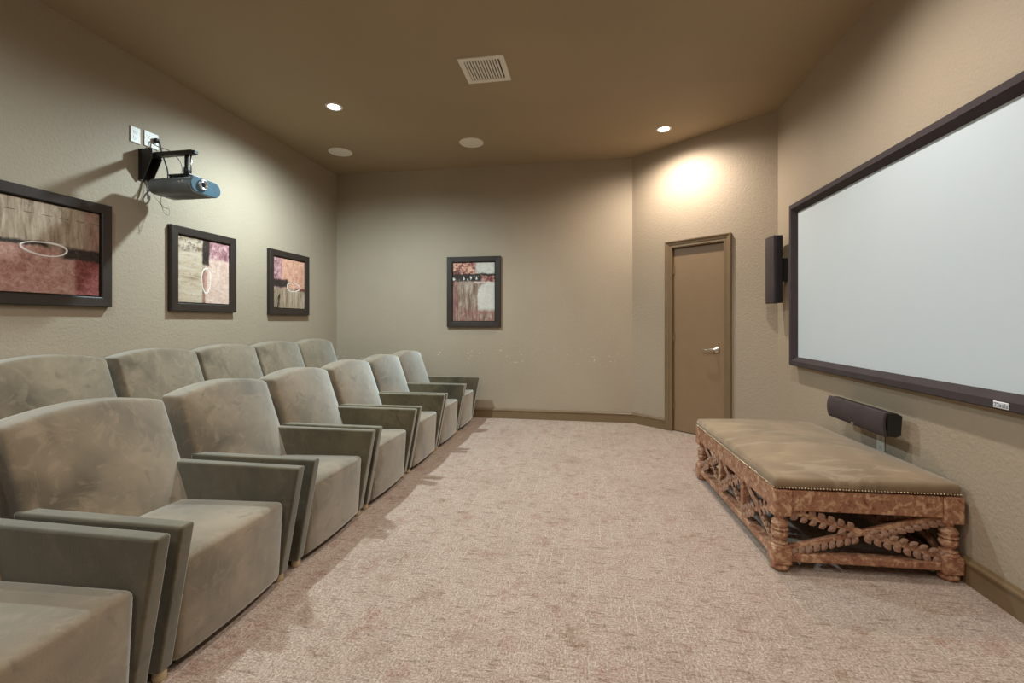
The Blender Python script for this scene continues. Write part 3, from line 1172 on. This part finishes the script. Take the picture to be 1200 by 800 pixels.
pj = empty('projector', ((PX0 + PX1) / 2, (PY0 + PY1) / 2, PZ0))
tag(pj, 'grey projector with blue grey front hanging from the black bracket', 'projector')
pl2, pw2, ph2 = (PX1 - PX0) / 2, (PY1 - PY0) / 2, (PZ1 - PZ0) / 2


def proj_fn(x, y, z):
    return (x, y, z + ph2)


def capsule(bm, x, s=1.0, seg=10):
    r_ = ph2 * s
    c_ = pw2 - ph2
    vs = []
    for q in range(seg + 1):
        a = -PI / 2 + PI * q / seg
        vs.append(bm.verts.new((x, c_ + r_ * math.cos(a), ph2 + r_ * math.sin(a))))
    for q in range(seg + 1):
        a = PI / 2 + PI * q / seg
        vs.append(bm.verts.new((x, -c_ + r_ * math.cos(a), ph2 + r_ * math.sin(a))))
    return vs


def capsule_body(xs):
    bm = bmesh.new()
    rings = [capsule(bm, x, s) for x, s in xs]
    for A, Bq in zip(rings, rings[1:]):
        for q in range(len(A)):
            l = (q + 1) % len(A)
            bm.faces.new((A[q], A[l], Bq[l], Bq[q]))
    bm.faces.new(rings[0])
    bm.faces.new(rings[-1][::-1])
    return bm


case = mesh_obj('case', capsule_body([(-pl2, 0.92), (-pl2 + 0.01, 1.0), (pl2 - 0.018, 1.0), (pl2 - 0.018, 0.985)]), 'projector_grey', pj, True)
mesh_obj('front_trim', capsule_body([(pl2 - 0.018, 1.0), (pl2 - 0.018, 1.02), (pl2 - 0.012, 1.02), (pl2 - 0.012, 1.0)]), 'silver', pj)
face = mesh_obj('front_panel', capsule_body([(pl2 - 0.012, 0.99), (pl2 - 0.004, 0.99), (pl2, 0.95)]), 'projector_face', pj)
RX = Matrix.Rotation(PI / 2, 4, 'Y')
ly = 2.862 - (PY0 + PY1) / 2
lens = mesh_obj('lens', lathe([(0.040, 0), (0.040, 0.010), (0.036, 0.014), (0.031, 0.014), (0.029, 0.002), (0.024, 0.002), (0.024, 0.010), (0.020, 0.010), (0.018, 0.004)], 28, None, Matrix.Translation((pl2 - 0.001, ly, ph2 + 0.008)) @ RX), 'silver', pj, True)
mesh_obj('lens_glass', lathe([(0.0295, 0.003), (0.018, 0.005), (0.008, 0.010), (0, 0.011)], 24, None, Matrix.Translation((pl2 - 0.001, ly, ph2 + 0.008)) @ RX), 'lens_glass', lens, True)
for q in (0.058, 0.088):
    mesh_obj('button', lathe([(0, 0), (0.008, 0), (0.008, 0.003), (0, 0.004)], 14, None, Matrix.Translation((pl2 - 0.018 - q, -pw2 + 0.0015, ph2 + 0.014)) @ Matrix.Rotation(PI / 2, 4, 'X')), 'silver', case, True)
mesh_obj('remote_window', bbox((pl2 - 0.035, -pw2 + 0.008, ph2 - 0.034), (pl2 - 0.02, -pw2 + 0.016, ph2 - 0.028), 0.001, 1), 'slot_dark', case)
bm = bmesh.new()
for q in range(9):
    x = -pl2 + 0.06 + q * 0.02
    box(bm, (x, -0.03, -0.0008), (x + 0.008, 0.06, 0.002))
mesh_obj('vent_slots', bm, 'slot_dark', case)
for q in (-0.09, -0.02):
    mesh_obj('top_knob', lathe([(0, 0), (0.012, 0), (0.011, 0.004), (0, 0.005)], 14, None, Matrix.Translation((q, -0.085, 2 * ph2 - 0.004))), 'black_metal', case, True)

# cords
plug = (XL + 0.020, 2.946, 2.545 + 0.005)
pc = spline([(XL + 0.012, 2.946, 2.552), (XL + 0.045, 2.948, 2.54), (XL + 0.065, 2.952, 2.46), (XL + 0.11, 2.955, 2.33), (XL + 0.13, 2.945, 2.25), (PX0 + 0.03, 2.94, PZ1 + 0.018), (PX0 + 0.05, 2.94, PZ1 + 0.006)], 8)
pco = empty('power_cord', (XL, 2.946, 2.55))
tag(pco, 'black power cord from the wide outlet plate down to the projector', 'cord')
sh = lambda L: [(p[0] - XL, p[1] - 2.946, p[2] - 2.55) for p in L]
mesh_obj('cord', tube(sh(pc), 0.005, 8), 'black_rubber', pco, True)
mesh_obj('plug', rbox((0.014, 0.014, 0.016), 0.006, (1, 1, 1), lambda x, y, z: (x + 0.0245, y, z + 0.0)), 'black_rubber', pco, True)
mesh_obj('connector', rbox((0.018, 0.016, 0.013), 0.004, (1, 1, 1), lambda x, y, z: (x + PX0 + 0.05 - XL, y - 0.006, z + PZ1 + 0.0135 - 2.55)), 'black_rubber', pco, True)
gc = spline([(XL + 0.012, 2.905, 2.53), (XL + 0.05, 2.93, 2.50), (XL + 0.12, 2.99, 2.47), (XL + 0.17, 3.02, 2.38), (XL + 0.17, 3.01, 2.28), (XL + 0.155, 2.985, PZ1 + 0.012), (PX0 + 0.02, 2.97, PZ1 - 0.004)], 8)
tag(mesh_obj('signal_cable', tube(gc, 0.0035, 8), 'grey_cable', None, True), 'thin grey cable curving from the wide outlet plate to the projector', 'cable')
lc = spline([(PX0 - 0.001, 2.83, 2.16), (PX0 - 0.045, 2.82, 2.13), (PX0 - 0.07, 2.80, 2.07), (PX0 - 0.04, 2.79, 2.03), (PX0 - 0.012, 2.79, 2.045), (PX0 - 0.015, 2.80, 2.085), (PX0 - 0.06, 2.83, 2.08), (XL + 0.045, 2.86, 2.12), (XL + 0.016, 2.87, 2.225)], 8)
tag(mesh_obj('coiled_cable', tube(lc, 0.006, 8), 'grey_cable', None, True), 'grey cable looped behind the projector below the bracket', 'cable')
lc = spline([(PX0 + 0.004, 2.90, 2.15), (PX0 - 0.04, 2.91, 2.09), (PX0 - 0.03, 2.93, 2.00), (PX0 - 0.01, 2.95, 1.985), (PX0 - 0.02, 2.96, 2.03), (PX0 - 0.06, 2.95, 2.05), (XL + 0.03, 2.93, 2.12), (XL + 0.006, 2.905, 2.225)], 8)
tag(mesh_obj('loose_wire', tube(lc, 0.002, 6), 'grey_cable', None, True), 'thin loose wire dangling between bracket plate and projector', 'wire')


# ================================================================== ceiling fittings
def make_downlight(name, mat):
    root = empty(name)
    tr = mesh_obj('trim_ring', lathe([(0.050, 0.0), (0.052, -0.004), (0.068, -0.006), (0.074, -0.003), (0.075, 0.0)], 32), 'vent_white', root, True)
    mesh_obj('lens', lathe([(0.051, -0.002), (0.035, -0.004), (0.0, -0.005)], 28), mat, root, True)
    return root


for i, (x, y, wt, c) in enumerate(DOWNLIGHTS):
    d = make_downlight('recessed_downlight', 'lamp_warm' if c is WARM else 'lamp_cool')
    d.location = (x, y, ZC)
    lab = ['round recessed ceiling downlight above the armchairs beside a round ceiling speaker',
           'round recessed ceiling downlight in front of the door wall'][i] if i < 2 else 'round recessed ceiling downlight above ' + ['the space between bench and screen', 'the back row far from the end wall', 'the open carpet beside the front row', 'the screen wall beyond the bench', 'the back corner opposite the end wall', 'the carpet opposite the end wall'][i - 2]
    tag(d, lab, 'downlight', 'recessed ceiling downlights' if i < 2 else 'recessed downlights outside the picture')
    ld = bpy.data.lights.new('downlight_bulb', 'SPOT')
    ld.energy = wt
    ld.color = c
    ld.spot_size = math.radians(168)
    ld.spot_blend = 0.85
    ld.shadow_soft_size = 0.045
    lo = bpy.data.objects.new('bulb', ld)
    COL.objects.link(lo)
    lo.parent = d
    lo.location = (0, 0, -0.055)

# two flush round speakers
for i, (x, y, lab) in enumerate(((-2.770, 4.748, 'round white ceiling speaker close to the corner above the back row'),
                                 (-1.240, 4.733, 'round white ceiling speaker above the portrait painting on the end wall'))):
    root = empty('ceiling_speaker', (x, y, ZC))
    tag(root, lab, 'ceiling speaker', 'round ceiling speakers')
    mesh_obj('rim', lathe([(0.118, 0), (0.119, -0.005), (0.124, -0.007), (0.129, -0.004), (0.130, 0)], 40), 'vent_white', root, True)
    mesh_obj('grille', lathe([(0.1185, -0.003), (0.06, -0.006), (0, -0.007)], 40), 'vent_white', root, True)

# air register: frame and angled slats
vr = empty('air_vent', (-0.777, 3.376, ZC))
tag(vr, 'square white ceiling air vent with a row of angled slats', 'air vent')
vh = 0.172
vi = 0.132
bm = bmesh.new()
for (a, b) in (((-vh, -vh), (vh, -vi)), ((-vh, vi), (vh, vh)), ((-vh, -vi), (-vi, vi)), ((vi, -vi), (vh, vi))):
    box(bm, (a[0], a[1], -0.009), (b[0], b[1], 0))
mesh_obj('frame', bm, 'vent_white', vr)
bm = bmesh.new()
box(bm, (-vi, -vi, -0.0022), (vi, vi, -0.0002))
mesh_obj('duct_opening', bm, 'slot_dark', vr)
sl = None
for q in range(12):
    x = -vi + 0.012 + q * (2 * vi - 0.02) / 11.5
    m = Matrix.Translation((x, 0, -0.0075)) @ Matrix.Rotation(math.radians(-24), 4, 'Y')
    if sl is None:
        bm = bmesh.new()
        box(bm, (-0.0066, -vi + 0.001, -0.0008), (0.0066, vi - 0.001, 0.0008))
        sl = mesh_obj('slat', bm, 'vent_white', vr)
        sl.matrix_local = m
    else:
        share('slat', sl, vr, m)
